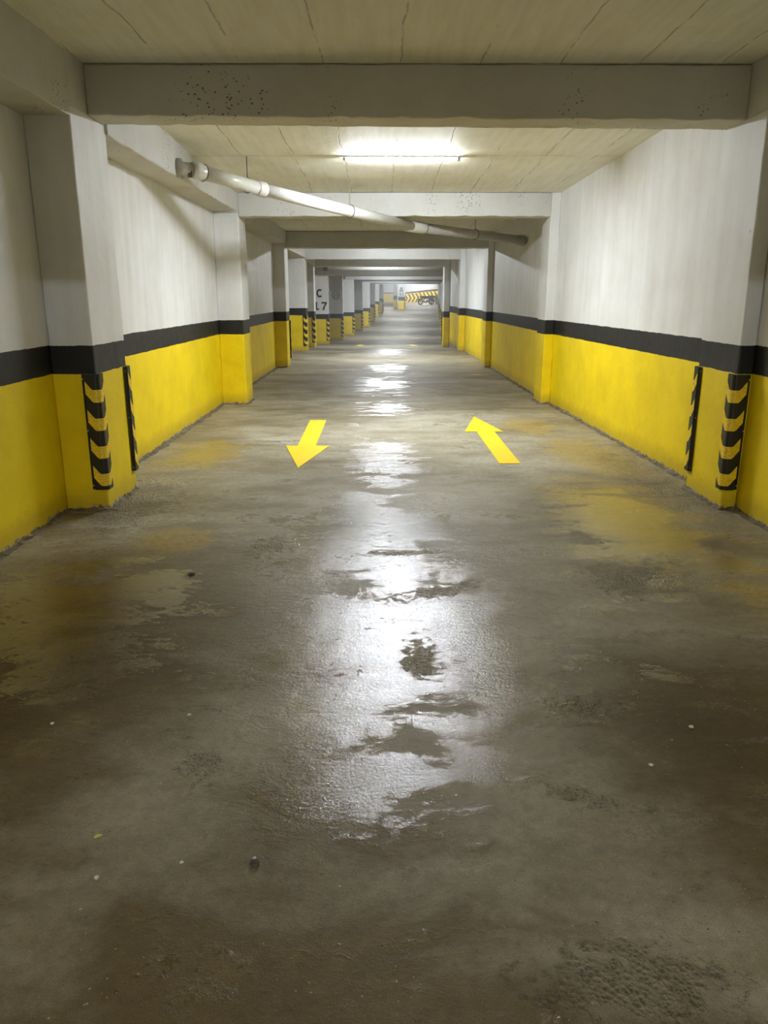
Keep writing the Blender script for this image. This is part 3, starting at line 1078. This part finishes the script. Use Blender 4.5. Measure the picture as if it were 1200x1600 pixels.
Q0, Q1 = Vector((-2.45, 31, 2.56)), Vector((2.4, 31, 2.57))
t = empty('drain_pipe', Q0, 'pale horizontal drain pipe crossing the aisle far away, left end above the C pillar', 'pipe')
bm = bmesh.new()
tube(bm, [(0, 0, 0), Q1 - Q0], .075, 20)
obj('pipe_length', bm, M_PVC, t, True)
bm = bmesh.new()
tube(bm, [(.22, 0, 0), (.24, 0, 0), (.42, 0, 0), (.44, 0, 0)], .09, 20, radii=[.078, .1, .1, .078])
obj('coupling', bm, M_CLAMP, t, True)
hanger(Q0.lerp(Q1, .56), Q1 - Q0, t, Q0, cz(31) + .02, .077)

# ------------------------------------------------------------------ road arrows
def arrow(pts, label):
    """pts = tail corner, tail corner, then round the head; built as a shaft and a head in one painted mark."""
    cx_ = sum(p_[0] for p_ in pts) / len(pts)
    cy_ = sum(p_[1] for p_ in pts) / len(pts)
    bm = bmesh.new()
    fn = lambda u, v, d: (u - cx_, v - cy_, fz(v) - fz(cy_) + .0015 + d)
    prism(bm, [pts[0], pts[1], pts[2], pts[6]], fn, .004)
    prism(bm, [pts[3], pts[4], pts[5]], fn, .004)
    return tag(obj('road_arrow', bm, M_ARROW, loc=(cx_, cy_, fz(cy_))), label, 'arrow', 'yellow arrows painted on the floor')


arrow([(-.93, 9.94), (-.72, 9.94), (-.712, 8.17), (-.565, 8.17), (-.785, 7.06), (-1.03, 8.17), (-.905, 8.17)], 'left yellow floor arrow pointing towards the viewer')
arrow([(1.12, 7.25), (1.325, 7.26), (1.325, 9.06), (1.43, 9.06), (1.22, 10.26), (.975, 9.06), (1.115, 9.06)], 'right yellow floor arrow pointing away down the aisle')
arrow([(-.98, 32.3), (-.77, 32.3), (-.77, 30.6), (-.62, 30.6), (-.87, 29.4), (-1.12, 30.6), (-.98, 30.6)], 'far left yellow arrow, a thin dash on the distant floor')
arrow([(1.1, 29.4), (1.31, 29.4), (1.31, 31.2), (1.45, 31.2), (1.2, 32.4), (.95, 31.2), (1.1, 31.2)], 'far right yellow arrow, a thin dash on the distant floor')
# open joint across the floor
bm = bmesh.new()
box(bm, -1.6, 2.3, 32.9, 33.05, -.02, .004)
o = obj('trim_1', bm, M_STRIPE, loc=(0, 0, fz(33)))
struct(o)


# ------------------------------------------------------------------ little things lying on the floor
def pebble(x, y, r, mat, label, name='pebble', cat='pebble', flat=.5, group=None):
    bm = bmesh.new()
    bmesh.ops.create_icosphere(bm, subdivisions=2, radius=r)
    for v in bm.verts:
        v.co += noise.noise_vector(v.co * (1.3 / r) + Vector((x * 9, y * 7, 0))) * r * .35
        v.co.z *= flat
    zmin = min(v.co.z for v in bm.verts)
    for v in bm.verts:
        v.co.z -= zmin
    o = obj(name, bm, mat, loc=(x, y, fz(y) - .0005))
    return tag(o, label, cat, group)


def leaf(x, y, label, rot):
    bm = bmesh.new()
    out = [(0, -.013), (.006, -.008), (.008, 0), (.005, .008), (0, .014), (-.005, .008), (-.008, 0), (-.006, -.008)]
    prism(bm, out, lambda u, v, d: (u, v, .001 + d + abs(u) * .35), .0012)
    o = obj('leaf', bm, M_LEAF, loc=(x, y, fz(y)))
    o.rotation_euler = (0, 0, rot)
    return tag(o, label, 'leaf')


leaf(-.845, 1.96, 'small yellowed leaf on the floor at lower left', -1.0)
PG = 'loose stones on the near floor'
pebble(-.79, 1.79, .007, M_STONE, 'pale pebble on the floor just below the yellow leaf', group=PG)
pebble(.92, 2.32, .008, M_STONE, 'pale pebble on the floor at right, the nearer of two', group=PG)
pebble(1.15, 2.56, .009, M_STONE, 'pale pebble on the floor at right, the farther of two', group=PG)
pebble(-.36, 1.84, .014, M_DARKSTONE, 'dark lump on the floor at lower centre left', group=PG)
pebble(-.365, 1.865, .006, M_STONE, 'tiny pale pebble touching the dark lump on the floor', group=PG)
pebble(-.57, 1.85, .006, M_STONE, 'tiny pale pebble near the shallow hollow at lower left', group=PG)
pebble(-1.1, 4.21, .022, M_DARKSTONE, 'flat dark scrap on the floor left of the shiny patch', flat=.3, group=PG)
pebble(-.74, 2.65, .008, M_STONE, 'pale pebble on the floor left of the shiny patch', group=PG)
pebble(-1.24, 2.59, .007, M_STONE, 'pale pebble on the floor near the left edge', group=PG)

# ------------------------------------------------------------------ far end: chevron barrier, motorcycles
YB = 86.0
zb = fz(YB)
t = empty('chevron_barrier', (2.2, YB, zb), 'yellow ramp wall with black chevrons and dark sloping cap at the far end', 'barrier')
bm = bmesh.new()
X1 = 3.85
prism(bm, [(0, .04), (X1, .16), (X1, 1.30), (0, .94)], lambda u, v, d: (u, d, v), .2)
obj('panel', bm, M_PANEL, t)
bm = bmesh.new()
prism(bm, [(0, .94), (X1, 1.30), (X1, 1.47), (0, 1.10)], lambda u, v, d: (u, -.03 + d, v), .26)
obj('cap', bm, M_CAP, t)
bm = bmesh.new()
for i in range(9):
    u0 = .12 + .40 * i
    top = .9 + .36 * u0 / X1
    bot = .08 + .12 * u0 / X1
    mid_ = (top + bot) / 2
    for tri in ([(u0, top), (u0 + .17, top), (u0 + .45, mid_), (u0 + .28, mid_)], [(u0, bot), (u0 + .17, bot), (u0 + .45, mid_), (u0 + .28, mid_)]):
        prism(bm, [(min(a, X1), b) for a, b in tri], lambda u, v, d: (u, -.012 + d, v), .01)
obj('chevron_stripes', bm, M_STRIPE, t)


def motorcycle(x, y, rot, mat, label):
    z = fz(y)
    t = empty('motorcycle', (x, y, z), label, 'motorcycle', 'motorcycles parked at the far end', rot)
    for wx in (-.62, .62):
        bm = bmesh.new()
        torus(bm, (wx, 0, .30), (0, 1, 0), .235, .065, 28, 10)
        wl = obj('wheel', bm, M_TYRE, t, True)
        bm = bmesh.new()
        tube(bm, [(wx, -.06, .30), (wx, .06, .30)], .05, 12)
        for k in range(6):
            a = k * math.pi / 3
            tube(bm, [(wx, 0, .30), (wx + .2 * math.cos(a), 0, .30 + .2 * math.sin(a))], .012, 6)
        obj('hub', bm, M_CHROME, wl)
        bm = bmesh.new()
        torus(bm, (wx, 0, .30), (0, 1, 0), .33, .03, 14, 6, math.pi * .75, math.pi * .1)
        obj('mudguard', bm, mat, t, True)
    bm = bmesh.new()
    tube(bm, [(-.55, 0, .68), (-.25, 0, .66), (.05, 0, .74), (.3, 0, .78), (.42, 0, .7)], .1, 14, radii=[.05, .1, .15, .14, .06])
    obj('tank', bm, mat, t, True)
    bm = bmesh.new()
    tube(bm, [(-.3, 0, .35), (0, 0, .33), (.25, 0, .4), (.3, 0, .55)], .13, 12, radii=[.09, .16, .15, .06])
    obj('engine', bm, M_CHROME, t, True)
    bm = bmesh.new()
    tube(bm, [(-.72, 0, .80), (-.45, 0, .78), (-.05, 0, .80)], .09, 12, radii=[.05, .12, .08])
    obj('seat', bm, M_TYRE, t, True)
    bm = bmesh.new()
    for s in (-1, 1):
        tube(bm, [(.62, s * .08, .30), (.38, s * .08, .92)], .022, 8)
    obj('fork', bm, M_CHROME, t, True)
    bm = bmesh.new()
    tube(bm, [(.26, -.34, 1.02), (.36, -.2, 1.0), (.38, 0, .95), (.36, .2, 1.0), (.26, .34, 1.02)], .018, 8)
    obj('handlebar', bm, M_TYRE, t, True)
    bm = bmesh.new()
    tube(bm, [(.40, 0, .86), (.50, 0, .86), (.55, 0, .86)], .08, 14, radii=[.05, .09, .085])
    obj('headlight', bm, M_CHROME, t, True)
    bm = bmesh.new()
    tube(bm, [(.2, -.12, .35), (-.3, -.16, .24), (-.75, -.17, .34)], .035, 10)
    obj('exhaust', bm, M_CHROME, t, True)
    return t


motorcycle(4.5, 82.4, .35, M_BIKE, 'dark motorcycle parked before the chevron barrier, left of the two')
motorcycle(5.4, 83.6, .9, M_BIKE2, 'olive motorcycle parked before the chevron barrier, right of the two')

# ------------------------------------------------------------------ haze hanging in the far bays
if HAZE > 0:
    m = bpy.data.materials.new('thin_haze')
    m.use_nodes = True
    tt = m.node_tree
    tt.nodes.remove(tt.nodes['Principled BSDF'])
    vs = tt.nodes.new('ShaderNodeVolumeScatter')
    vs.inputs['Color'].default_value = (.95, .96, 1, 1)
    vs.inputs['Density'].default_value = HAZE
    vs.inputs['Anisotropy'].default_value = .3
    tt.links.new(vs.outputs[0], tt.nodes['Material Output'].inputs['Volume'])
    bm = bmesh.new()
    box(bm, -8.9, 8.9, HAZE_START, 91, -.8, 3.5)
    o = obj('haze', bm, m)
    o['kind'] = 'stuff'
    tag(o, 'thin pale haze hanging in the far bays of the garage', 'haze')
